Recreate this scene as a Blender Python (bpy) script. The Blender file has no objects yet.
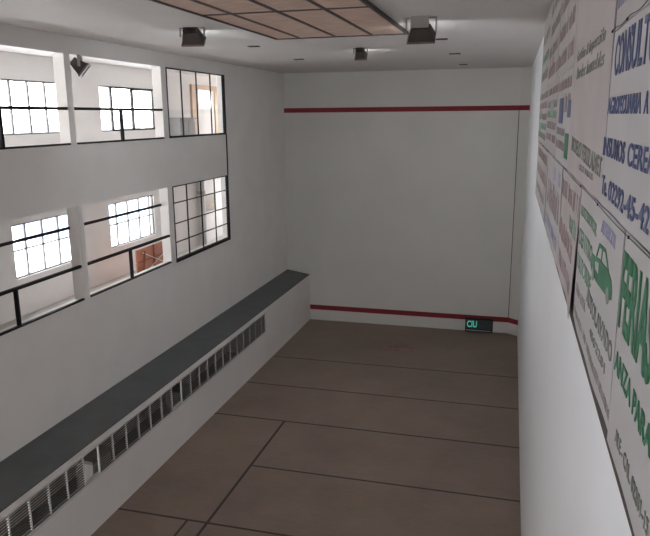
import bpy, bmesh, math, random
from mathutils import Vector, Matrix
random.seed(7)
S = bpy.context.scene
C = S.collection
V = Vector

# ------------------------------------------------------------------ dimensions (metres, eye level = 0)
D = 20.553                      # front wall
XL, XI = -6.99, -7.19           # court face and gallery face of the left wall
XB = -6.231                     # front of the low wall under the ledge
ZF, ZC = -6.5, 1.305            # court floor and ceiling
XO = -8.99                      # inside face of the outer wall of the gallery
YR = -9.0                       # rear wall
RA, RB = 0.4387, -0.0051        # right wall: X = RA + RB*Y
ZU, ZL = -1.05, -3.7            # gallery floors
SILL_U, LINT_U = -0.41, 1.02
SILL_L, LINT_L = -3.03, -1.42
BAYS = [(-5.55, -2.62), (-2.46, .47), (.63, 3.56), (3.72, 6.66), (6.82, 9.75), (9.91, 12.87), (13.08, 16.03)]  # the nearer bays, out of view, are added to light the court
def rx(y, off=0.0): return RA + RB*y - off

# ------------------------------------------------------------------ materials
def mat(name, col, rough=.6, noise=0.0, scale=8, bump=0.0, metal=0.0, spec=.5, bscale=60, coat=0.0):
    m = bpy.data.materials.new(name); m.use_nodes = True
    nt = m.node_tree; b = nt.nodes['Principled BSDF']
    b.inputs['Roughness'].default_value = rough; b.inputs['Metallic'].default_value = metal
    b.inputs['Specular IOR Level'].default_value = spec
    b.inputs['Coat Weight'].default_value = coat
    b.inputs['Base Color'].default_value = (*col, 1)
    tc = nt.nodes.new('ShaderNodeTexCoord')
    if noise:
        n = nt.nodes.new('ShaderNodeTexNoise'); n.inputs['Scale'].default_value = scale; n.inputs['Detail'].default_value = 5
        r = nt.nodes.new('ShaderNodeValToRGB')
        r.color_ramp.elements[0].position = .3; r.color_ramp.elements[1].position = .7
        r.color_ramp.elements[0].color = (*[c*(1-noise) for c in col], 1)
        r.color_ramp.elements[1].color = (*[min(1, c*(1+noise)) for c in col], 1)
        nt.links.new(tc.outputs['Object'], n.inputs['Vector']); nt.links.new(n.outputs['Fac'], r.inputs['Fac'])
        nt.links.new(r.outputs['Color'], b.inputs['Base Color'])
    if bump:
        n2 = nt.nodes.new('ShaderNodeTexNoise'); n2.inputs['Scale'].default_value = bscale; n2.inputs['Detail'].default_value = 4
        bp = nt.nodes.new('ShaderNodeBump'); bp.inputs['Strength'].default_value = bump; bp.inputs['Distance'].default_value = .01
        nt.links.new(tc.outputs['Object'], n2.inputs['Vector']); nt.links.new(n2.outputs['Fac'], bp.inputs['Height'])
        nt.links.new(bp.outputs['Normal'], b.inputs['Normal'])
    return m
def emis(name, col, st):
    m = bpy.data.materials.new(name); m.use_nodes = True; nt = m.node_tree
    b = nt.nodes['Principled BSDF']; b.inputs['Base Color'].default_value = (*col, 1)
    b.inputs['Emission Color'].default_value = (*col, 1); b.inputs['Emission Strength'].default_value = st
    return m
def glass(name, tint=(1, 1, 1), refl=.06):
    m = bpy.data.materials.new(name); m.use_nodes = True; nt = m.node_tree; nt.nodes.clear()
    o = nt.nodes.new('ShaderNodeOutputMaterial'); mx = nt.nodes.new('ShaderNodeMixShader')
    t = nt.nodes.new('ShaderNodeBsdfTransparent'); g = nt.nodes.new('ShaderNodeBsdfGlossy')
    t.inputs['Color'].default_value = (*tint, 1); g.inputs['Roughness'].default_value = .03
    mx.inputs['Fac'].default_value = refl
    nt.links.new(t.outputs[0], mx.inputs[1]); nt.links.new(g.outputs[0], mx.inputs[2]); nt.links.new(mx.outputs[0], o.inputs[0])
    return m

M = {}
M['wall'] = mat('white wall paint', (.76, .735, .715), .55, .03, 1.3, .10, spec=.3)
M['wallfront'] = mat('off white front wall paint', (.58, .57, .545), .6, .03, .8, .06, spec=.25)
M['wall_right'] = mat('satin white wall paint', (.84, .865, .90), .34, .02, 1.0, .08, spec=.45, bscale=25)
M['ceiling'] = mat('ceiling paint', (.64, .615, .60), .8, .03, .8, .05, spec=.2)
M['gallery'] = mat('gallery white paint', (.69, .67, .66), .7, .02, 1.5, .05, spec=.2)
M['slab'] = mat('gallery floor screed', (.55, .52, .49), .6, .08, 3)
M['ledge'] = mat('dark grey ledge paint', (.10, .108, .108), .6, .12, 2.5, .05)
M['red'] = mat('red court paint', (.20, .009, .016), .7, .08, 6)
M['black'] = mat('black enamel', (.008, .008, .009), .6, spec=.25)
M['groove'] = mat('black joint filler', (.055, .042, .037), .9)
M['line'] = mat('thin dark line', (.06, .055, .055), .9)
M['white'] = mat('white enamel', (.62, .61, .59), .5)
M['wiredark'] = mat('dark louvre wire', (.13, .118, .114), .6)
M['cavity'] = mat('cavity wall paint', (.75, .69, .66), .8)
M['cavityfloor'] = mat('cavity floor', (.03, .028, .028), .9)
M['aluminium'] = mat('grey aluminium', (.35, .34, .33), .45, metal=.6)
M['mullion'] = mat('dark grey window bars', (.10, .10, .10), .5)
M['housing'] = mat('dark brown cast housing', (.05, .036, .034), .5)
M['bracket'] = mat('grey bracket steel', (.28, .26, .25), .5)
M['rim'] = mat('brown grey lamp rim', (.16, .125, .12), .5)
M['lens'] = emis('lit lamp lens', (.92, .97, 1), 120.0)
M['offlens'] = mat('unlit lamp glass', (.30, .28, .27), .25)
M['grid'] = mat('dark brown ceiling strips', (.055, .042, .038), .6)
M['sheet'] = mat('banner sheet', (.37, .355, .365), .55, .05, 2.5, .05)
M['sheetpink'] = mat('pinkish banner sheet', (.36, .32, .325), .55, .06, 2.5, .05)
M['sheetgrey'] = mat('greyed banner sheet', (.35, .325, .325), .6, .08, 3, .05)
M['blue'] = mat('blue ink', (.065, .08, .175), .6, .2, 14)
M['paleblue'] = mat('pale blue ink', (.28, .28, .40), .6, .2, 14)
M['green'] = mat('green ink', (.022, .13, .062), .6, .2, 14)
M['palegreen'] = mat('faded green ink', (.19, .29, .22), .6, .2, 14)
M['olive'] = mat('dark green grey ink', (.19, .20, .18), .6, .2, 14)
M['redink'] = mat('faded red ink', (.27, .205, .21), .6, .25, 14)
M['greyink'] = mat('faded grey ink', (.25, .225, .23), .6, .25, 14)
M['backing'] = mat('dark brown backing board', (.045, .035, .03), .8, .2, 5)
M['wood'] = mat('orange brown wood', (.42, .27, .16), .55, .1, 4)
M['brick'] = mat('red brown boards', (.40, .15, .09), .6, .15, 5)
M['brickdark'] = mat('dark red brown strips', (.22, .065, .04), .6)
M['steel'] = mat('mid grey cabinet paint', (.17, .165, .165), .5)
M['doorwood'] = mat('pale orange wood', (.50, .35, .24), .55, .1, 4)
M['pipe'] = mat('pale grey pipe', (.50, .50, .50), .4)
M['cabinet'] = mat('grey cabinet', (.33, .31, .30), .6)
M['picture'] = mat('beige print', (.30, .25, .20), .6, .2, 9)
M['glass'] = glass('window glass')
M['scorelit'] = emis('lit teal digits', (.12, .70, .55), .22)
M['scoreoff'] = mat('unlit dark segments', (.03, .045, .045), .5)
M['outground'] = mat('pale paving outside', (.60, .60, .60), .9)
M['house'] = mat('pale blue rendered house', (.22, .27, .36), .8)
M['roof'] = mat('grey roof tiles', (.16, .17, .20), .8)

def plywood():
    m = mat('brown wood fibre panel', (.2, .14, .11), .65)
    nt = m.node_tree; b = nt.nodes['Principled BSDF']
    tc = nt.nodes.new('ShaderNodeTexCoord'); mp = nt.nodes.new('ShaderNodeMapping'); mp.inputs['Scale'].default_value = (2.0, 16, 4)
    n = nt.nodes.new('ShaderNodeTexNoise'); n.inputs['Scale'].default_value = 2.2; n.inputs['Detail'].default_value = 6; n.inputs['Roughness'].default_value = .65
    r = nt.nodes.new('ShaderNodeValToRGB')
    r.color_ramp.elements[0].position = .3; r.color_ramp.elements[1].position = .75
    r.color_ramp.elements[0].color = (.42, .29, .225, 1); r.color_ramp.elements[1].color = (.78, .59, .48, 1)
    nt.links.new(tc.outputs['Object'], mp.inputs[0]); nt.links.new(mp.outputs[0], n.inputs['Vector'])
    nt.links.new(n.outputs['Fac'], r.inputs['Fac']); nt.links.new(r.outputs['Color'], b.inputs['Base Color'])
    return m
M['ply'] = plywood()

def concrete():
    m = mat('brown polished concrete', (.13, .1, .085), .5)
    nt = m.node_tree; b = nt.nodes['Principled BSDF']; L = nt.links
    tc = nt.nodes.new('ShaderNodeTexCoord')
    n = nt.nodes.new('ShaderNodeTexNoise'); n.inputs['Scale'].default_value = .55; n.inputs['Detail'].default_value = 8; n.inputs['Roughness'].default_value = .62
    r = nt.nodes.new('ShaderNodeValToRGB'); e = r.color_ramp.elements
    e[0].position = .3; e[1].position = .72
    e[0].color = (.178, .131, .106, 1); e[1].color = (.268, .202, .162, 1)
    L.new(tc.outputs['Object'], n.inputs['Vector']); L.new(n.outputs['Fac'], r.inputs['Fac'])
    # faint brush streaks across the court
    mp = nt.nodes.new('ShaderNodeMapping'); mp.inputs['Scale'].default_value = (1.2, 9, 1)
    n2 = nt.nodes.new('ShaderNodeTexNoise'); n2.inputs['Scale'].default_value = 3; n2.inputs['Detail'].default_value = 4
    L.new(tc.outputs['Object'], mp.inputs[0]); L.new(mp.outputs[0], n2.inputs['Vector'])
    mx = nt.nodes.new('ShaderNodeMix'); mx.data_type = 'RGBA'; mx.blend_type = 'OVERLAY'; mx.inputs[0].default_value = .22
    L.new(r.outputs['Color'], mx.inputs[6]); L.new(n2.outputs['Color'], mx.inputs[7])
    # reddish stain by the front wall
    ds = nt.nodes.new('ShaderNodeVectorMath'); ds.operation = 'SUBTRACT'; ds.inputs[1].default_value = (-3.1, 18.45, 0)
    sc = nt.nodes.new('ShaderNodeVectorMath'); sc.operation = 'MULTIPLY'; sc.inputs[1].default_value = (1.1, 1.5, 0)
    ln = nt.nodes.new('ShaderNodeVectorMath'); ln.operation = 'LENGTH'
    n3 = nt.nodes.new('ShaderNodeTexNoise'); n3.inputs['Scale'].default_value = 4.5; n3.inputs['Detail'].default_value = 3
    mr = nt.nodes.new('ShaderNodeMapRange'); mr.inputs[1].default_value = .0; mr.inputs[2].default_value = 1.0; mr.inputs[3].default_value = 1; mr.inputs[4].default_value = 0
    gt = nt.nodes.new('ShaderNodeMapRange'); gt.inputs[1].default_value = .42; gt.inputs[2].default_value = .6
    ml = nt.nodes.new('ShaderNodeMath'); ml.operation = 'MULTIPLY'
    ml2 = nt.nodes.new('ShaderNodeMath'); ml2.operation = 'MULTIPLY'; ml2.inputs[1].default_value = .85
    L.new(tc.outputs['Object'], ds.inputs[0]); L.new(ds.outputs[0], sc.inputs[0]); L.new(sc.outputs[0], ln.inputs[0])
    L.new(ln.outputs['Value'], mr.inputs[0]); L.new(tc.outputs['Object'], n3.inputs['Vector']); L.new(n3.outputs['Fac'], gt.inputs[0])
    L.new(mr.outputs[0], ml.inputs[0]); L.new(gt.outputs[0], ml.inputs[1]); L.new(ml.outputs[0], ml2.inputs[0])
    mx2 = nt.nodes.new('ShaderNodeMix'); mx2.data_type = 'RGBA'; mx2.inputs[7].default_value = (.19, .07, .055, 1)
    L.new(ml2.outputs[0], mx2.inputs[0]); L.new(mx.outputs[2], mx2.inputs[6]); L.new(mx2.outputs[2], b.inputs['Base Color'])
    rr = nt.nodes.new('ShaderNodeMapRange'); rr.inputs[3].default_value = .42; rr.inputs[4].default_value = .62
    L.new(n.outputs['Fac'], rr.inputs[0]); L.new(rr.outputs[0], b.inputs['Roughness'])
    b.inputs['Specular IOR Level'].default_value = .35
    return m
M['floor'] = concrete()

# ------------------------------------------------------------------ mesh helpers
def BM(): return bmesh.new()
def box(bm, x0, x1, y0, y1, z0, z1, mi=0):
    vs = [bm.verts.new((x, y, z)) for x in (x0, x1) for y in (y0, y1) for z in (z0, z1)]
    for f in ((0, 1, 3, 2), (4, 6, 7, 5), (0, 4, 5, 1), (2, 3, 7, 6), (0, 2, 6, 4), (1, 5, 7, 3)):
        fc = bm.faces.new([vs[i] for i in f]); fc.material_index = mi
    return bm
def prism(bm, pts, z0, z1, mi=0):
    """vertical prism over a plan polygon"""
    a = [bm.verts.new((x, y, z0)) for x, y in pts]; b = [bm.verts.new((x, y, z1)) for x, y in pts]
    n = len(pts)
    for i in range(n):
        f = bm.faces.new((a[i], a[(i+1) % n], b[(i+1) % n], b[i])); f.material_index = mi
    bm.faces.new(a[::-1]).material_index = mi; bm.faces.new(b).material_index = mi
    return bm
def bar(bm, p, q, r, up=(0, 0, 1), w=None):
    """square bar from p to q"""
    p, q = V(p), V(q); d = (q-p).normalized(); u = V(up)
    s = d.cross(u)
    if s.length < 1e-4: s = d.cross(V((1, 0, 0)))
    s.normalize(); t = s.cross(d); w = w or r
    A = [bm.verts.new(p + s*a*w + t*b*r) for a, b in ((-1, -1), (1, -1), (1, 1), (-1, 1))]
    B = [bm.verts.new(q + s*a*w + t*b*r) for a, b in ((-1, -1), (1, -1), (1, 1), (-1, 1))]
    for i in range(4): bm.faces.new((A[i], A[(i+1) % 4], B[(i+1) % 4], B[i]))
    bm.faces.new(A[::-1]); bm.faces.new(B)
    return bm
def tube(bm, p, q, r, n=10):
    p, q = V(p), V(q); d = (q-p).normalized(); s = d.orthogonal().normalized(); t = d.cross(s)
    A, B = [], []
    for i in range(n):
        a = 2*math.pi*i/n; o = (s*math.cos(a)+t*math.sin(a))*r
        A.append(bm.verts.new(p+o)); B.append(bm.verts.new(q+o))
    for i in range(n): bm.faces.new((A[i], A[(i+1) % n], B[(i+1) % n], B[i]))
    bm.faces.new(A[::-1]); bm.faces.new(B)
    return bm
def obj(name, bm, mats, parent=None, bevel=0.0):
    bmesh.ops.recalc_face_normals(bm, faces=bm.faces[:])
    me = bpy.data.meshes.new(name); bm.to_mesh(me); bm.free()
    for m in (mats if isinstance(mats, list) else [mats]): me.materials.append(M[m])
    o = bpy.data.objects.new(name, me); C.objects.link(o)
    if parent: o.parent = parent
    if bevel:
        md = o.modifiers.new('bevel', 'BEVEL'); md.width = bevel; md.segments = 2; md.limit_method = 'ANGLE'
    return o
def tag(o, label, cat, group=None):
    o['label'] = label; o['category'] = cat
    if group: o['group'] = group
    return o
def thing(name, label, cat, loc=(0, 0, 0), rot=None, group=None):
    o = bpy.data.objects.new(name, None); C.objects.link(o); o.empty_display_size = .1
    o.location = loc
    if rot is not None: o.rotation_euler = rot
    return tag(o, label, cat, group)
def struct(name, bm, mats, parent=None, bevel=0.0):
    o = obj(name, bm, mats, parent, bevel)
    if not parent: o['kind'] = 'structure'
    return o
def sempty(name, loc=(0, 0, 0)):
    o = bpy.data.objects.new(name, None); C.objects.link(o); o.location = loc; o['kind'] = 'structure'
    return o

# ------------------------------------------------------------------ room shell
# floor, with its joints let into the surface
bm = BM(); box(bm, XB-.12, .62, YR, D+.2, ZF-.15, ZF)
def joint(p, q, w):
    (x0, y0), (x1, y1) = p, q
    dx, dy = x1-x0, y1-y0; l = math.hypot(dx, dy); nx, ny = -dy/l*w/2, dx/l*w/2
    prism(bm, [(x0+nx, y0+ny), (x1+nx, y1+ny), (x1-nx, y1-ny), (x0-nx, y0-ny)], ZF-.01, ZF+.0015, 1)
for y, w, x0 in ((16.9, .036, XB), (14.95, .038, XB), (13.05, .042, XB), (11.05, .04, -4.55), (9.1, .045, XB), (7.1, .06, XB)):
    joint((x0, y), (rx(y)-.002, y), w)
joint((-4.58, 13.05), (-4.58, 2.0), .05)
joint((-4.93, 9.1), (-4.93, 6.0), .04)
struct('floor', bm, ['floor', 'groove'])

struct('ceiling', box(BM(), XI-.02, .75, YR, D+.2, ZC, ZC+.12), 'ceiling')
bm = BM()
EW = [(-8.6, -7.5, -3.0, -1.75), (-8.6, -7.5, -.4, .75)]     # unseen end openings, added to light the gallery behind the glazed bays
for a, b, c, d in ((XI-1.96, -8.6, ZF-.15, ZC+.12), (-7.5, .75, ZF-.15, ZC+.12), (-8.6, -7.5, ZF-.15, -3.0), (-8.6, -7.5, -1.75, -.4), (-8.6, -7.5, .75, ZC+.12)):
    box(bm, a, b, D, D+.2, c, d)
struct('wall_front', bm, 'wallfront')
bm = prism(BM(), [(rx(YR), YR), (rx(D), D), (.75, D), (.75, YR)], ZF-.15, ZC+.12); struct('wall_right', bm, 'wall_right')
# bevelled corner between the front and the right wall
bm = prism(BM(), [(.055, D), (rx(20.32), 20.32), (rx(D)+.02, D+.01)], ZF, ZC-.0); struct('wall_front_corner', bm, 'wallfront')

# left wall with the gallery openings
ys = sorted({YR, D, *[v for b in BAYS for v in b]})
zs = [-4.86, SILL_L, LINT_L, SILL_U, LINT_U, ZC]
bm = BM()
for j in range(len(zs)-1):
    opening = j in (1, 3)
    if not opening:
        box(bm, XI, XL, YR, D, zs[j], zs[j+1])
    else:
        for i in range(len(ys)-1):
            if (ys[i], ys[i+1]) in BAYS: continue
            box(bm, XI, XL, ys[i], ys[i+1], zs[j], zs[j+1])
struct('wall_left', bm, 'wall')

# low wall under the ledge, with the long vent opening
GY0, GY1, GZ0, GZ1 = 5.02, 16.43, -5.65, -5.09
bm = BM()
box(bm, XB-.12, XB, YR, D, ZF, GZ0); box(bm, XB-.12, XB, YR, D, GZ1, -4.998)
box(bm, XB-.12, XB, YR, GY0, GZ0, GZ1); box(bm, XB-.12, XB, GY1, D, GZ0, GZ1)
struct('wall_left_base', bm, 'wall')
# sloping dark ledge above it
bm = BM()
P = [(XL, -4.855), (XB-.0, -4.985), (XB-.0, -5.0), (XL, -5.0)]
a = [bm.verts.new((x, YR, z)) for x, z in P]; b = [bm.verts.new((x, D, z)) for x, z in P]
for i in range(4): bm.faces.new((a[i], a[(i+1) % 4], b[(i+1) % 4], b[i]))
bm.faces.new(a[::-1]); bm.faces.new(b)
struct('trim_1', bm, 'ledge')
# passage behind the vents
bm = BM()
box(bm, -7.67, -7.57, 4.6, D, ZF, -4.86); box(bm, -7.67, XL, 4.6, D, -4.9, -4.86)
box(bm, -7.57, XB-.12, 16.9, 17.0, ZF, -5.02)
struct('wall_passage', bm, 'cavity')
struct('floor_passage', box(BM(), -7.67, XB-.12, 4.6, D, ZF-.1, ZF-.002), 'cavityfloor')

# red court lines and the dark strips (painted bands with a hair of thickness)
zt, zb = .197, -6.0736
struct('trim_2', prism(box(BM(), XL, .055, D-.006, D, zt-.07, zt+.07), [(.055, D-.006), (rx(20.32)-.001, 20.314), (rx(20.32), 20.325), (.06, D)], zt-.07, zt+.07), 'red')
bm = box(BM(), XB, .055, D-.006, D, zb-.078, zb+.078)
prism(bm, [(.055, D-.006), (rx(20.32)-.001, 20.314), (rx(20.32), 20.325), (.06, D)], zb-.078, zb+.078)
struct('trim_3', bm, 'red')
struct('trim_4', box(BM(), .04, .062, D-.004, D, zb+.07, zt-.075), 'line')
struct('trim_5', box(BM(), XL-.01, XL+.012, 16.0, 16.055, LINT_L, SILL_U), 'black')

# rear wall behind the viewer; its big openings are added to light the court
RW = [(-5.6, -4.0), (-3.3, -1.7)]
bm = BM(); xs = sorted({XI, .75, *[v for w in RW for v in w]})
zz = [ZF, -5.2, -1.6, ZC]
for j in range(3):
    for i in range(len(xs)-1):
        if j == 1 and (xs[i], xs[i+1]) in RW: continue
        box(bm, xs[i], xs[i+1], YR-.2, YR, zz[j], zz[j+1])
struct('wall_rear', bm, 'wall')

# ------------------------------------------------------------------ gallery behind the left wall
GA, GB = -6.0, D
WL = [(-5.2, -3.15), (-2.05, 0.0), (1.15, 3.2), (4.3, 6.35), (10.53, 12.58), (13.735, 15.785)]         # lower windows; those of the unseen bays are added for light
WU = [(-5.2, -3.15), (-2.05, 0.0), (1.15, 3.2), (4.3, 6.35), (7.45, 9.5), (10.42, 12.45), (13.71, 16.18)]           # upper windows; those of the unseen bays are likewise added for light
DOOR = (18.68, 19.55, .27, .79)
wl_z, wu_z = (-2.97, -1.935), (-.285, .725)
bm = BM()
def wallgrid(bm, x0, x1, y0, y1, z0, z1, holes):
    Y = sorted({y0, y1, *[h[0] for h in holes], *[h[1] for h in holes]}); Z = sorted({z0, z1, *[h[2] for h in holes], *[h[3] for h in holes]})
    for i in range(len(Y)-1):
        for j in range(len(Z)-1):
            cy, cz = (Y[i]+Y[i+1])/2, (Z[j]+Z[j+1])/2
            if any(h[0] < cy < h[1] and h[2] < cz < h[3] for h in holes): continue
            box(bm, x0, x1, Y[i], Y[i+1], Z[j], Z[j+1])
wallgrid(bm, XO-.16, XO, GA, GB, -3.9, 1.32, [(a, b, *wl_z) for a, b in WL]+[(a, b, *wu_z) for a, b in WU]+[DOOR])
struct('wall_outer', bm, 'gallery')
struct('wall_gallery_light_block', box(BM(), XO, XI, 6.70, 6.78, ZL, ZU-.3), 'gallery')  # unseen cross wall, added to keep light off the lower opening's reveal
struct('wall_gallery_end', box(BM(), XO, XI, GA-.1, GA, -3.9, 1.32), 'gallery')
struct('floor_gallery', box(BM(), XO, XI, GA, GB, ZL-.2, ZL), 'slab')
struct('floor_gallery_upper', box(BM(), XO, XI, GA, GB, ZU-.3, ZU), ['slab'])
struct('ceiling_gallery', box(BM(), XO, XI, GA, GB, 1.2, 1.32), 'gallery')

n = 0
def window(y0, y1, z0, z1, vs, hs, x=XO-.06, fr=.03, mat_='mullion', thin=.019):
    global n; n += 1
    w = sempty('window_%d' % n, (x, (y0+y1)/2, z0))
    ox, oy, oz = w.location
    bm = BM()
    box(bm, -.025, .025, y0-oy, y1-oy, 0, fr); box(bm, -.025, .025, y0-oy, y1-oy, z1-z0-fr, z1-z0)
    box(bm, -.025, .025, y0-oy, y0-oy+fr, 0, z1-z0); box(bm, -.025, .025, y1-oy-fr, y1-oy, 0, z1-z0)
    obj('window_frame', bm, mat_, w)
    for v in vs: obj('mullion', box(BM(), -.02, .02, v-oy-thin, v-oy+thin, 0, z1-z0), mat_, w)
    for h in hs: obj('transom', box(BM(), -.018, .018, y0-oy, y1-oy, h-z0-thin*.8, h-z0+thin*.8), mat_, w)
    obj('window_pane', box(BM(), -.004, .004, y0-oy, y1-oy, 0, z1-z0), 'glass', w)
    return w
for (a, b) in WL:
    window(a, b, *wl_z, [a+(b-a)*k/4 for k in (.78, 1.75, 2.72, 3.68)][:3] if a < 13 else [14.1, 14.6, 15.12, 15.62], [-2.44])
for i, (a, b) in enumerate(WU[:-1]):
    window(a, b, *wu_z, [a+(b-a)*k for k in (.245, .49, .735)], [])
w = window(*WU[-1], *wu_z, [14.21], [], thin=.016)
oy, oz = w.location.y, w.location.z
bm = BM()                                   # dark sliding sash on the right half
for a, b, c, d in ((15.10, 16.16, 0, .05), (15.10, 16.16, .95, 1.0), (15.10, 15.15, 0, 1.0), (16.11, 16.16, 0, 1.0)):
    box(bm, -.01, .05, a-oy, b-oy, c, d)
obj('sliding_sash', bm, 'black', w)
box_ = BM(); box(box_, -.01, .045, 14.20-oy, 14.24-oy, 0, 1.0); box(box_, -.01, .045, 14.2-oy, 15.1-oy, 0, .04); box(box_, -.01, .045, 14.2-oy, 15.1-oy, .97, 1.0)
obj('sliding_sash', box_, 'black', w)

# the two glazed openings at the end of the gallery
a, b = BAYS[-1]
def glazed(z0, z1, mull, trans, bottom, f=.022):
    global n; n += 1
    w = sempty('window_%d' % n, (XL-.03, (a+b)/2, z0)); oy = w.location.y
    bm = BM()
    box(bm, -.03, .045, a-oy, b-oy, 0, bottom); box(bm, -.03, .045, a-oy, b-oy, z1-z0-f, z1-z0)
    box(bm, -.03, .045, a-oy, a-oy+f, 0, z1-z0); box(bm, -.03, .045, b-oy-f*1.5, b-oy, 0, z1-z0)
    obj('window_frame', bm, 'black', w)
    for v in mull: obj('mullion', box(BM(), -.008, .012, v-oy-.016, v-oy+.016, 0, z1-z0), 'black', w)
    for h in trans: obj('transom', box(BM(), -.015, .02, a-oy, b-oy, h-z0-.009, h-z0+.009), 'black', w)
    obj('window_pane', box(BM(), -.012, -.006, a-oy, b-oy, 0, z1-z0), 'glass', w)
    return w
glazed(SILL_U, LINT_U, [13.79, 14.53, 15.27], [], .04)
w = glazed(SILL_L-.045, LINT_L, [13.785, 14.51, 15.255], [-1.79, -2.235, -2.645], .07)
obj('latch_bar', box(BM(), .03, .06, 15.86-w.location.y, 15.91-w.location.y, .02, .52), 'black', w)

# wood framed door seen through the upper glazed opening
d = sempty('door_1', (XO+.02, 19.08, ZU))
bm = BM(); H_ = 1.98
box(bm, -.02, .05, -.9, -.62, 0, H_); box(bm, -.02, .05, .62, .85, 0, H_); box(bm, -.02, .05, -.62, .62, H_-.14, H_)
obj('door_frame', bm, 'doorwood', d)
bm = BM()
box(bm, -.015, .02, -.62, -.40, 0, H_-.14); box(bm, -.015, .02, .47, .62, 0, H_-.14)
for k in range(7): box(bm, -.015, .02, -.40, .47, k*.188, k*.188+.178)
box(bm, -.015, .012, -.40, .47, 0, 1.32)
obj('door_leaf', bm, 'gallery', d)
obj('door_pane', box(BM(), -.06, -.05, -.40, .47, 1.32, 1.84), 'glass', d)

# ------------------------------------------------------------------ railings
def railing(bay, z0, zr, xr, label, upper=None, mid=None):
    a, b = bay; m = mid or (a+b)/2
    t = thing('railing', label, 'railing', (xr, (a+b)/2, z0), group=None); oy = (a+b)/2
    obj('handrail', box(BM(), -.026, .026, a-oy, b-oy, zr-z0-.023, zr-z0+.023), 'black', t)
    obj('post', box(BM(), -.026, .026, m-oy-.024, m-oy+.024, .02, zr-z0-.022), 'black', t)
    obj('bottom_rail', box(BM(), -.02, .03, a-oy, b-oy, -.006, .026), 'black', t)
    if upper: obj('upper_rail', box(BM(), XI-xr, XI-xr+.035, a-oy, b-oy, upper-z0-.023, upper-z0+.023), 'black', t)
    return t
xr = XL-.03
railing(BAYS[-3], SILL_U, .165, xr, 'black railing in the upper gallery opening at the left edge', mid=8.22)
railing(BAYS[-2], SILL_U, .165, xr, 'black railing in the upper opening with the small floodlight, before the sliding window', mid=11.35)
railing(BAYS[-3], SILL_L, -2.445, xr, 'black two-bar railing in the lower gallery opening at the left edge', -1.79, mid=8.16)
railing(BAYS[-2], SILL_L, -2.445, xr, 'black two-bar railing in the lower opening, in front of the reddish boards', -1.79, mid=11.33)

# ------------------------------------------------------------------ things in the gallery
t = thing('board_stack', 'reddish brown panel of horizontal boards behind the lower black railing', 'panel', (-8.05, 13.72, ZL))
obj('board_panel', (lambda bm: [box(bm, -.03, .0, -.62, .62, k*.29, k*.29+.275) for k in range(3)] and bm)(BM()), 'brick', t)
obj('batten', box(BM(), .0, .03, .08, .11, 0, .87), 'brickdark', t)
obj('batten', box(BM(), .0, .02, -.62, .62, .565, .59), 'brickdark', t)
obj('batten', box(BM(), .0, .02, -.62, .62, .275, .295), 'brickdark', t)
obj('prop', bar(BM(), (.06, -.5, .1), (.05, -.36, .8), .018), 'brickdark', t)
obj('brace_wire', bar(BM(), (.05, -.45, .78), (.05, .55, .36), .007), 'white', t)
obj('brace_wire', bar(BM(), (.05, -.2, .36), (.05, .55, .62), .007), 'white', t)
t.location = (-7.93, 13.66, ZL)

t = thing('cabinet', 'low grey cabinet behind the upper glazed opening', 'cabinet', (-8.72, 17.0, ZU))
obj('body', box(BM(), -.22, .2, -.43, .43, 0, 1.02), 'steel', t, .01)
obj('cabinet_door', box(BM(), .2, .22, -.41, -.01, .06, .96), 'steel', t)
obj('cabinet_door', box(BM(), .2, .22, .01, .41, .06, .96), 'steel', t)
obj('cabinet_top', box(BM(), -.25, .25, -.46, .46, 1.02, 1.06), 'steel', t)
t = thing('picture', 'framed beige print on the wall behind the lower glazed opening', 'picture', (XO, 19.0, -2.8))
obj('picture_frame', (lambda bm: (box(bm, 0, .035, -.55, .55, 0, .04), box(bm, 0, .035, -.55, .55, .48, .52), box(bm, 0, .035, -.55, -.5, 0, .52), box(bm, 0, .035, .5, .55, 0, .52), bm)[-1])(BM()), 'cabinet', t)
obj('print', box(BM(), 0, .02, -.5, .5, .04, .48), 'picture', t)
t = thing('drainpipe', 'white vertical pipe beside the framed print in the lower gallery', 'pipe', (-8.86, 18.33, ZL))
obj('pipe', tube(BM(), (0, 0, 0), (0, 0, ZU-.3-ZL), .11, 16), 'pipe', t)
obj('collar', tube(BM(), (0, 0, 1.5), (0, 0, 1.6), .125, 16), 'cabinet', t)

# ------------------------------------------------------------------ vent grille in the low wall
t = thing('vent_grille', 'long white vent grille with dark louvres under the grey ledge', 'grille', (XB-.05, (GY0+GY1)/2, GZ0))
oy = t.location.y; h = GZ1-GZ0
bm = BM()
box(bm, -.02, .06, GY0-oy, GY1-oy, 0, .035); box(bm, -.02, .06, GY0-oy, GY1-oy, h-.03, h)
box(bm, -.02, .06, GY0-oy, GY0-oy+.03, 0, h); box(bm, -.02, .06, GY1-oy-.03, GY1-oy, 0, h)
obj('frame', bm, 'white', t)
yb = [6.66+.4108*k for k in range(-4, 25)]
yb = [y for y in yb if GY0 < y < GY1-.1]
for y in yb: obj('upright', box(BM(), .015, .042, y-oy-.014, y-oy+.014, .03, h-.03), 'white', t)
edges = [GY0+.02]+yb+[GY1-.02]
for i in range(len(edges)-1):
    y0, y1 = edges[i]-oy+.01, edges[i+1]-oy-.01
    yc = (edges[i]+edges[i+1])/2
    if 8.3 < yc < 8.7 or 11.1 < yc < 11.5: continue          # two panels have lost their louvres
    bm = BM()
    for k in range(12):
        z = .05+(h-.1)*k/11
        bar(bm, (.035, y0, z), (.035, y1, z), .009, w=.006)
    obj('louvre_panel', bm, 'wiredark', t)
t = thing('meter_box', 'pale box visible through the nearer missing louvre panel of the grille', 'box', (-7.0, 9.6, ZF))
obj('body', box(BM(), -.18, .18, -.28, .28, 0, .62), 'white', t, .01)
obj('lid', box(BM(), -.19, .19, -.29, .29, .62, .68), 'cabinet', t)
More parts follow.
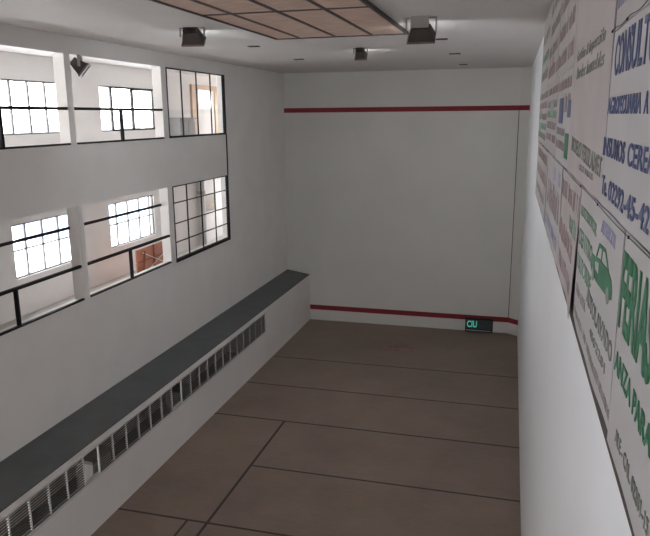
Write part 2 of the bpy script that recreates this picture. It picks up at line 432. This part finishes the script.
obj('handle', box(BM(), .18, .21, -.08, .08, .4, .43), 'black', t)
t = thing('meter_box', 'pale box visible through the farther missing louvre panel of the grille', 'box', (-7.0, 12.8, ZF))
obj('body', box(BM(), -.18, .18, -.25, .25, 0, .58), 'cabinet', t, .01)
obj('lid', box(BM(), -.19, .19, -.26, .26, .58, .64), 'cabinet', t)
obj('handle', box(BM(), .18, .21, -.08, .08, .4, .43), 'black', t)

# ------------------------------------------------------------------ ceiling panel
t = thing('ceiling_panel', 'brown fibreboard ceiling panel with a dark strip grid', 'ceiling panel', (0, 0, ZC))
X0, X1, Y0, Y1 = -3.93, -1.74, 3.0, 11.25
obj('board', box(BM(), X0, X1, Y0, Y1, -.03, 0), 'ply', t)
bm = BM()
for x in (-3.53, -2.92, -2.31): box(bm, x-.028, x+.028, Y0, Y1, -.036, -.028)
for y in (8.4, 5.4): box(bm, X0, X1, y-.03, y+.03, -.038, -.028)
obj('grid_strips', bm, 'grid', t)
bm = BM()
box(bm, X0-.02, X0+.02, Y0, Y1, -.045, 0); box(bm, X1-.02, X1+.02, Y0, Y1, -.045, 0)
box(bm, X0, X1, Y1-.02, Y1+.02, -.045, 0); box(bm, X0, X1, Y0-.02, Y0+.02, -.045, 0)
obj('border_strip', bm, 'grid', t)

# ------------------------------------------------------------------ floodlights
def flood(loc, label, w=.42, hgt=.3, rz=0, tilt=35, lit=True, plate=False, drop=None):
    t = thing('floodlight', label, 'floodlight', loc, (0, 0, math.radians(rz)), 'floodlights')
    s = w/2; drop = drop or hgt*.75
    bm = BM()
    box(bm, -s-.03, s+.03, -.02, .02, -.012, 0)
    for e in (-1, 1): box(bm, e*(s+.022)-.008, e*(s+.022)+.008, -.022, .022, -drop, 0)
    obj('bracket', bm, 'bracket', t)
    if plate: obj('mount_plate', box(BM(), -s*.68, s*.68, -.16, -.145, -.15, 0), 'bracket', t)
    R = Matrix.Translation((0, 0, -drop)) @ Matrix.Rotation(math.radians(-tilt), 4, 'X')
    def part(name, bm, m, par=t, bev=0):
        bmesh.ops.transform(bm, matrix=R, verts=bm.verts[:]); return obj(name, bm, m, par, bev)
    # housing: tapered body, wide at the lens (+Y)
    bm = BM()
    q = hgt/2
    A = [bm.verts.new(v) for v in ((-s, .07, -q), (s, .07, -q), (s, .07, q), (-s, .07, q))]
    B = [bm.verts.new(v) for v in ((-s*.7, -.1, -q*.62), (s*.7, -.1, -q*.62), (s*.7, -.1, q*.62), (-s*.7, -.1, q*.62))]
    for i in range(4): bm.faces.new((A[i], A[(i+1) % 4], B[(i+1) % 4], B[i]))
    bm.faces.new(A); bm.faces.new(B)
    hs = part('housing', bm, 'housing')
    bm = BM()
    for k in range(7):
        x = -s*.6+s*1.2*k/6; box(bm, x-.006, x+.006, -.15, -.095, -q*.6, q*.6)
    part('cooling_fins', bm, 'housing', hs)
    bm = BM()
    box(bm, -s-.012, s+.012, .07, .10, -q-.012, -q+.02); box(bm, -s-.012, s+.012, .07, .10, q-.02, q+.012)
    box(bm, -s-.012, -s+.02, .07, .10, -q, q); box(bm, s-.02, s+.012, .07, .10, -q, q)
    part('lens_rim', bm, 'rim')
    part('lens', box(BM(), -s+.02, s-.02, .07, .085, -q+.02, q-.02), 'lens' if lit else 'offlens')
    return t
flood((-4.72, 9.72, ZC), 'floodlight on the ceiling left of the brown panel, above the glazed opening', .32, .17, rz=8, tilt=46)
flood((-1.32, 9.75, ZC), 'floodlight with pale mounting plate at the right corner of the brown ceiling panel', .36, .19, tilt=46, plate=True, drop=.20)
flood((-3.02, 13.6, ZC), 'small floodlight alone on the ceiling nearest the front wall', .22, .14, tilt=36)
flood((-7.02, 10.22, LINT_U), 'floodlight hanging in the top corner of an upper gallery opening', .30, .24, rz=-62, tilt=40, lit=False)

for x, y, wd, lab in ((-4.83, 12.52, .2, 'small dark ceiling slot between the left floodlight and the brown panel'), (-4.92, 15.6, .22, 'faint ceiling slot nearest the left wall, beyond the brown panel'),
                  (-1.33, 12.5, .2, 'dark ceiling slot just beyond the floodlight with the pale plate'), (-1.36, 15.5, .24, 'dark ceiling slot second beyond the floodlight with the pale plate'),
                  (-1.42, 18.8, .2, 'dark ceiling slot nearest the front wall')):
    t = thing('ceiling_slot', lab, 'vent', (x, y, ZC), None, 'ceiling slots')
    bm = BM(); s = wd/2
    box(bm, -s, s, -.07, -.055, -.012, 0); box(bm, -s, s, .055, .07, -.012, 0); box(bm, -s, -s+.015, -.06, .06, -.012, 0); box(bm, s-.015, s, -.06, .06, -.012, 0)
    obj('rim', bm, 'line', t); obj('opening', box(BM(), -s+.01, s-.01, -.06, .06, -.006, 0), 'black', t)

# ------------------------------------------------------------------ text
_fonts = {}
def text_mesh(body, width, height, shear=0.0, bold=.0):
    cu = bpy.data.curves.new('t', 'FONT'); cu.body = body; cu.size = 1; cu.shear = shear; cu.offset = bold; cu.extrude = 0; cu.resolution_u = 3
    o = bpy.data.objects.new('t', cu); C.objects.link(o)
    dg = bpy.context.evaluated_depsgraph_get(); dg.update()
    me = bpy.data.meshes.new_from_object(o.evaluated_get(dg)); bpy.data.objects.remove(o)
    xs = [v.co.x for v in me.vertices]; ys_ = [v.co.y for v in me.vertices]
    x0, x1, y0, y1 = min(xs), max(xs), min(ys_), max(ys_)
    bm = BM(); bm.from_mesh(me); bpy.data.meshes.remove(me)
    for v in bm.verts:
        v.co = V(((v.co.x-x0)/(x1-x0)*width, (v.co.y-y0)/(y1-y0)*height, 0))
    r = bmesh.ops.extrude_face_region(bm, geom=bm.faces[:])
    bmesh.ops.translate(bm, vec=(0, 0, .002), verts=[g for g in r['geom'] if isinstance(g, bmesh.types.BMVert)])
    return bm

# score display at the foot of the front wall
t = thing('score_display', 'black display with lit teal characters at the foot of the front wall', 'display', (-.81, D-.06, ZF+.01))
obj('case', box(BM(), -.41, .41, -.05, .06, 0, .42), 'black', t, .008)
obj('screen', box(BM(), -.385, .385, -.056, -.05, .09, .39), 'scoreoff', t)
obj('base_strip', box(BM(), -.38, .38, -.058, -.05, .03, .06), 'cabinet', t)
def upright(bm, u, v, w):            # text plane -> facing -Y
    bmesh.ops.transform(bm, matrix=Matrix(((1, 0, 0, u), (0, 0, -1, w), (0, 1, 0, v), (0, 0, 0, 1))), verts=bm.verts[:]); return bm
obj('lettering', upright(text_mesh('CIU', .30, .21, bold=.02), -.36, .14, -.057), 'scorelit', t)['label'] = 'lit teal lettering'

# ------------------------------------------------------------------ advertising boards on the right wall
t_ = RB; nrm = math.sqrt(1+RB*RB)
U = V((-RB, -1, 0))/nrm; Vv = V((0, 0, 1)); W = V((-1, RB, 0))/nrm
def wallmat(y, z, off):
    p = V((rx(y, off), y, z))
    return Matrix(((U.x, Vv.x, W.x, p.x), (U.y, Vv.y, W.y, p.y), (U.z, Vv.z, W.z, p.z), (0, 0, 0, 1)))
BOFF = .05
o = obj('backing_board', prism(BM(), [(rx(.4), .4), (rx(11.0), 11.0), (rx(11.0, BOFF), 11.0), (rx(.4, BOFF), .4)], -1.185, ZC-.01), 'backing')
tag(o, 'long dark brown board on the right wall behind the advertising sheets', 'board')

def banner(label, yl, yr, z0, z1, m='sheet', wave=.004, lift=.0, name='advertising_banner', sag=0.0, curl=0.0):
    """sheet hung on the board from yl (left edge seen) to yr; returns its empty and a helper placing lettering"""
    t = thing(name, label, 'advertising sign', group='advertising sheets on the right wall')
    t.matrix_world = wallmat(yl, z0, BOFF+.006+lift)
    w, h = yl-yr, z1-z0
    nx, ny = max(4, int(w/.08)), max(4, int(h/.1)); bm = BM()
    ph = random.random()*6
    def zf(u, v):
        k = wave*(.5+.5*math.sin(u*9+ph+v*3)) + curl*max(0, (u/w-.7)/.3)**2*(1-v/h)
        return k
    def g(off):
        return [[bm.verts.new((w*i/nx, (h*j/ny) - (sag*math.sin(math.pi*i/nx)*(1-j/ny)), zf(w*i/nx, h*j/ny)+off)) for j in range(ny+1)] for i in range(nx+1)]
    F, B = g(.004), g(0)
    for i in range(nx):
        for j in range(ny):
            bm.faces.new((F[i][j], F[i+1][j], F[i+1][j+1], F[i][j+1])); bm.faces.new((B[i][j], B[i][j+1], B[i+1][j+1], B[i+1][j]))
    for i in range(nx):
        bm.faces.new((F[i][0], B[i][0], B[i+1][0], F[i+1][0])); bm.faces.new((F[i][ny], F[i+1][ny], B[i+1][ny], B[i][ny]))
    for j in range(ny):
        bm.faces.new((F[0][j], F[0][j+1], B[0][j+1], B[0][j])); bm.faces.new((F[nx][j], B[nx][j], B[nx][j+1], F[nx][j+1]))
    obj('sheet', bm, m, t)
    def put(bm, mname, nm='lettering', lab=None):
        for v in bm.verts: v.co.z += zf(v.co.x, v.co.y)+.0052
        o = obj(nm, bm, mname, t)
        if lab: o['label'] = lab
        return o
    def write(body, ya, yb, za, zb_, mname, shear=0, bold=.0, tilt=0.0):
        """lettering between court depths ya -> yb and heights za..zb_"""
        bm = text_mesh(body, ya-yb, zb_-za, shear, bold)
        for v in bm.verts: v.co.y += tilt*v.co.x
        bmesh.ops.translate(bm, vec=(yl-ya, za-z0, 0), verts=bm.verts[:])
        return put(bm, mname)
    def marks(ya, yb, za, zb_, mname, gap=.35):
        """worn lettering that can no longer be read"""
        bm = BM(); y = ya; hh = zb_-za
        while y > yb:
            l = hh*random.uniform(.25, .55)
            if random.random() > .14:
                a = yl-y; b = za-z0
                for e in range(random.choice((1, 2, 2))):
                    box(bm, a+e*l*.55, a+e*l*.55+l*.34, b, b+hh*random.uniform(.7, 1), 0, .0015)
                if random.random() > .4: box(bm, a, a+l*.8, b+hh*random.choice((0, .42, .75)), b+hh*random.choice((0, .42, .75))+hh*.2, .0002, .0017)
            y -= l*(1+gap)
        return put(bm, mname, 'worn_lettering')
    def patch(ya, yb, za, zb_, mname, nm='colour_block'):
        return put(box(BM(), yl-ya, yl-yb, za-z0, zb_-z0, 0, .0015), mname, nm)
    return t, write, marks, patch, put

# --- middle row
t, write, marks, patch, put = banner('white sheet with blue CONSULT lettering and telephone number', 3.075, 1.15, -.37, .32)
write('CONSULTORA', 3.0, 1.95, .145, .295, 'blue', bold=.015)
write('AGROPECUARIA', 3.08, 2.315, .0, .066, 'blue', bold=.02)
write('A', 2.27, 2.2, .0, .066, 'blue', bold=.02)
write('INSUMOS', 3.11, 2.53, -.168, -.092, 'blue', bold=.02)
write('CEREALES', 2.47, 1.83, -.168, -.092, 'blue', bold=.02)
write('Te.', 3.07, 2.92, -.325, -.246, 'blue', bold=.02)
write('02292-45-42', 2.88, 2.03, -.33, -.252, 'blue', bold=.02)

t, write, marks, patch, put = banner('pinkish sheet with italic dark lettering above a large blank area', 5.0, 3.085, -.37, .86, 'sheetpink', lift=.001)
write('Gestión & Inspección', 4.76, 3.36, .30, .385, 'olive', .35, tilt=.0)
write('Bordes Inmuebles', 4.72, 3.34, .212, .285, 'olive', .35)
write('MODELO FERTILAMET', 4.74, 3.14, -.225, -.135, 'olive', bold=.02, tilt=-.028)
write('GEST. TODOS', 4.13, 3.42, -.305, -.272, 'greyink')

t, write, marks, patch, put = banner('worn white sheet with a blue block and a small green block', 6.5, 5.01, -.37, .32, 'sheet', lift=.001)
patch(6.2, 5.75, -.07, .13, 'blue'); patch(5.3, 5.02, -.02, .1, 'blue'); patch(5.35, 5.06, -.31, -.13, 'green')
marks(6.4, 5.1, .19, .27, 'redink'); marks(6.4, 5.4, -.16, -.1, 'greyink'); marks(6.4, 5.4, -.27, -.2, 'redink'); marks(5.6, 5.06, .02, .16, 'redink')
t, write, marks, patch, put = banner('worn white sheet with rows of faded grey marks, left of the blue block', 8.3, 6.52, -.37, .32, 'sheetgrey', lift=.001)
for z, m in ((.2, 'redink'), (.07, 'greyink'), (-.03, 'palegreen'), (-.14, 'greyink'), (-.26, 'redink')): marks(8.2, 6.6, z, z+.075, m)
patch(7.6, 7.15, -.0, .12, 'palegreen')
t, write, marks, patch, put = banner('farthest worn white sheet of the middle row, with dark and green patches', 10.9, 8.32, -.37, .32, 'sheetgrey', lift=.001)
for z, m in ((.2, 'greyink'), (.08, 'redink'), (-.06, 'greyink'), (-.18, 'palegreen'), (-.3, 'greyink')): marks(10.7, 8.5, z, z+.08, m)
patch(10.6, 9.8, -.02, .07, 'olive'); patch(10.6, 9.9, -.22, -.1, 'palegreen')

# --- bottom row
t, write, marks, patch, put = banner('white sheet with big green FERIAS lettering', 2.40, .9, -1.125, -.3755, 'sheet', .003)
write('FERIAS', 2.385, 1.81, -.70, -.435, 'green', bold=.03)
write('ANZA PARA', 2.38, 1.73, -.85, -.775, 'green', bold=.02)
write('ALE - CAL. 02281-15', 2.25, 1.67, -1.055, -1.005, 'olive', bold=.01, tilt=.03)

t, write, marks, patch, put = banner('white sheet with green lettering and a green car drawing', 3.9, 2.41, -1.095, -.3755, 'sheet', .004, sag=.02)
write('AUTOMOTOR', 3.84, 3.12, -.52, -.465, 'palegreen', bold=.01)
write('CENTRO', 3.84, 3.22, -.672, -.585, 'palegreen', bold=.01)
write('LATORRE', 3.82, 3.2, -.80, -.72, 'palegreen', bold=.01)
write('ALIGNACION', 2.98, 2.58, -.475, -.42, 'paleblue', .3)
write('AUTOLAVADO', 3.33, 2.45, -.865, -.79, 'olive', bold=.01)
write('4502281', 3.1, 2.6, -.955, -.915, 'olive')
marks(3.84, 3.36, -.93, -.88, 'greyink'); marks(3.84, 2.4, -1.055, -1.015, 'greyink')
# the car drawing: body, cabin outline, wheels
bm = BM()
def poly(pts, z=.0):
    a = [bm.verts.new((3.9-y, zc+1.11, z)) for y, zc in pts]; b = [bm.verts.new((3.9-y, zc+1.11, z+.0015)) for y, zc in pts]
    nn = len(pts)
    for i in range(nn): bm.faces.new((a[i], a[(i+1) % nn], b[(i+1) % nn], b[i]))
    bm.faces.new(b); bm.faces.new(a[::-1])
poly([(3.26, -.69), (3.27, -.65), (3.2, -.625), (3.06, -.615), (2.98, -.60), (2.70, -.595), (2.61, -.61), (2.57, -.64), (2.57, -.675), (2.64, -.69), (2.95, -.705), (3.16, -.712)])
for (ya, za), (yb_, zb_) in (((3.06, -.612), (2.99, -.548)), ((2.99, -.548), (2.82, -.54)), ((2.82, -.54), (2.70, -.60)), ((2.9, -.545), (2.91, -.6))):
    dy, dz = yb_-ya, zb_-za; l = math.hypot(dy, dz); ny_, nz_ = -dz/l*.008, dy/l*.008
    poly([(ya+ny_, za+nz_), (yb_+ny_, zb_+nz_), (yb_-ny_, zb_-nz_), (ya-ny_, za-nz_)])
put(bm, 'green', 'car_drawing')
bm = BM()
for yc, zc in ((3.13, -.70), (2.68, -.685)):
    bm = BM(); poly([(yc+0.045*math.cos(a*math.pi/8), zc+.032*math.sin(a*math.pi/8)) for a in range(16)], .001)
    put(bm, 'olive', 'car_drawing_wheel')

t, write, marks, patch, put = banner('pink sheet with red lettering and a curling right edge', 5.35, 3.94, -1.13, -.3755, 'sheetpink', .006, curl=.022)
marks(5.3, 4.0, -.56, -.44, 'redink'); marks(4.5, 4.0, -.7, -.6, 'palegreen'); marks(5.3, 4.1, -.86, -.72, 'redink'); marks(5.2, 4.1, -1.05, -.95, 'redink')
t, write, marks, patch, put = banner('white sheet with tall red letters and a pale blue block', 7.6, 5.37, -1.14, -.3755, 'sheet', .006)
patch(6.4, 5.6, -.56, -.45, 'paleblue'); marks(7.4, 5.5, -.85, -.6, 'redink'); marks(7.3, 5.6, -1.06, -.95, 'paleblue')
t, write, marks, patch, put = banner('farthest sheet of the bottom row, with faded red marks', 10.6, 7.62, -1.14, -.385, 'sheetgrey', .006)
marks(10.4, 7.8, -.55, -.43, 'redink'); marks(10.4, 7.8, -.78, -.64, 'redink'); marks(10.2, 7.9, -1.0, -.9, 'greyink')

# --- top row, up to the ceiling
t, write, marks, patch, put = banner('sheet with faint blue lettering above the dark wire in the top right corner', 3.07, 1.15, .3235, 1.02, 'sheetgrey')
marks(3.02, 1.3, .40, .53, 'paleblue'); marks(3.02, 1.3, .66, .82, 'paleblue')
t, write, marks, patch, put = banner('greyed sheet near the ceiling above the pinkish blank sheet', 5.0, 3.08, .87, ZC-.03, 'sheetgrey')
marks(4.9, 3.2, .95, 1.02, 'greyink'); marks(4.9, 3.2, 1.12, 1.2, 'redink')
t, write, marks, patch, put = banner('sheet with faded reddish lettering left of the italic lettering', 6.9, 5.02, .3235, ZC-.03, 'sheetgrey')
for z in (.4, .62, .85, 1.08): marks(6.8, 5.1, z, z+.12, 'redink')
t, write, marks, patch, put = banner('sheet with faded reddish squares, second from the far end of the top row', 8.7, 6.93, .3235, ZC-.03, 'sheetgrey')
for z, m in ((.4, 'redink'), (.62, 'redink'), (.85, 'greyink'), (1.08, 'redink')): marks(8.6, 7.0, z, z+.12, m)
patch(8.4, 7.7, .5, .6, 'redink')
t, write, marks, patch, put = banner('farthest sheet of the top row, grey and reaching the ceiling', 10.9, 8.72, .3235, ZC-.03, 'sheetgrey')
for z, m in ((.45, 'greyink'), (.68, 'palegreen'), (.95, 'greyink')): marks(10.7, 8.9, z, z+.12, m)

# dark wires that hold the rows, with their tie knots
def wire(label, y0, y1, z, knots):
    t = thing('wire', label, 'wire', group='sign wires')
    t.matrix_world = wallmat(y0, z, BOFF+.02)
    bm = BM(); N = 40
    pts = [(i/N*(y0-y1), .004*math.sin(i*.9), 0) for i in range(N+1)]
    for i in range(N): bar(bm, pts[i], pts[i+1], .0011)
    obj('strand', bm, 'black', t)
    for k in knots:
        u = y0-k; bm = BM(); tube(bm, (u-.004, -.005, .0), (u+.004, .003, .0), .0032, 6); obj('knot', bm, 'black', t)
wire('dark wire along the seam under the blue CONSULT sheet', 10.6, 1.0, -.378, (3.91, 3.12, 2.285))
wire('dark wire above the blue CONSULT lettering', 3.1, 1.0, .326, (3.08, 2.7))

# ------------------------------------------------------------------ outside
o = struct('floor_outside', box(BM(), -60, XO-.2, -30, 60, -7.2, -7.0), 'outground')
t = thing('house', 'pale blue house outside the sliding upper window', 'house', (-26, 38, -7))
obj('house_wall', box(BM(), -3, 3, -4, 4, 0, 5.6), 'house', t)
bm = BM(); a = [bm.verts.new(v) for v in ((-3.3, -4.2, 5.6), (3.3, -4.2, 5.6), (0, -4.2, 6.9))]; b = [bm.verts.new((v.co.x, 4.2, v.co.z)) for v in a]
for i in range(3): bm.faces.new((a[i], a[(i+1) % 3], b[(i+1) % 3], b[i]))
bm.faces.new(a[::-1]); bm.faces.new(b); obj('house_roof', bm, 'roof', t)
obj('house_window', box(BM(), 2.98, 3.03, -1, .2, 3.2, 4.6), 'black', t)

# ------------------------------------------------------------------ light: overcast daylight through the windows
wd = bpy.data.worlds.new('World'); S.world = wd; wd.use_nodes = True
bg = wd.node_tree.nodes['Background']; bg.inputs[1].default_value = 1.0
nt = wd.node_tree                            # overcast sky: the zenith about three times as bright as the horizon
tc = nt.nodes.new('ShaderNodeTexCoord'); sx = nt.nodes.new('ShaderNodeSeparateXYZ'); rp = nt.nodes.new('ShaderNodeValToRGB')
rp.color_ramp.elements[0].position = 0; rp.color_ramp.elements[0].color = (.36, .355, .35, 1)
rp.color_ramp.elements[1].position = .9; rp.color_ramp.elements[1].color = (.93, .96, 1, 1)
ml = nt.nodes.new('ShaderNodeVectorMath'); ml.operation = 'SCALE'; ml.inputs['Scale'].default_value = 13.0
nt.links.new(tc.outputs['Generated'], sx.inputs[0]); nt.links.new(sx.outputs['Z'], rp.inputs[0])
nt.links.new(rp.outputs[0], ml.inputs[0]); nt.links.new(ml.outputs[0], bg.inputs[0])
sl = bpy.data.lights.new('sun', 'SUN'); sl.energy = 9; sl.angle = .02; sl.color = (1, .98, .95)
so = bpy.data.objects.new('sun', sl); C.objects.link(so)
so.rotation_euler = V((-.9, .02, -1.0)).to_track_quat('-Z', 'Y').to_euler()
def portal(name, loc, rot, sx, sy):
    l = bpy.data.lights.new(name, 'AREA'); l.shape = 'RECTANGLE'; l.size = sx; l.size_y = sy; l.cycles.is_portal = True
    o = bpy.data.objects.new(name, l); C.objects.link(o); o.location = loc; o.rotation_euler = rot
for (a, b) in WL: portal('window_daylight', (XO-.12, (a+b)/2, sum(wl_z)/2), (0, -math.pi/2, 0), 1.03, b-a)
for (a, b) in WU: portal('window_daylight', (XO-.12, (a+b)/2, sum(wu_z)/2), (0, -math.pi/2, 0), 1.01, b-a)
for (a, b) in RW: portal('window_daylight', ((a+b)/2, YR-.1, -3.4), (math.pi/2, 0, 0), b-a, 3.6)  # portals of the added rear openings
for (a, b, c, d) in EW: portal('window_daylight', ((a+b)/2, D+.12, (c+d)/2), (-math.pi/2, 0, 0), b-a, d-c)  # portals of the added end openings
portal('passage_daylight', (-6.95, 4.62, -5.7), (math.pi/2, 0, 0), 1.2, 1.6)  # unseen open end of the passage, added to light its near part

# ------------------------------------------------------------------ camera
cam = bpy.data.cameras.new('camera'); co = bpy.data.objects.new('camera', cam); C.objects.link(co)
cam.sensor_fit = 'HORIZONTAL'; cam.sensor_width = 36; cam.lens = 679.43/650*36; cam.clip_start = .05; cam.clip_end = 300
yaw, pit, rol = -.2711, -.2191, -.0089
fw = V((math.sin(yaw)*math.cos(pit), math.cos(yaw)*math.cos(pit), math.sin(pit)))
r = V((math.cos(yaw), -math.sin(yaw), 0)); u = r.cross(fw)
r2 = math.cos(rol)*r + math.sin(rol)*u; u2 = -math.sin(rol)*r + math.cos(rol)*u
co.matrix_world = Matrix(((r2.x, u2.x, -fw.x, 0), (r2.y, u2.y, -fw.y, 0), (r2.z, u2.z, -fw.z, 0), (0, 0, 0, 1)))
S.camera = co
vs = S.view_settings; vs.view_transform = 'Standard'; vs.look = 'None'; vs.gamma = 1; vs.use_curve_mapping = False; vs.exposure = 0.88
S.cycles.use_denoising = True
S.cycles.max_bounces = 12; S.cycles.diffuse_bounces = 8
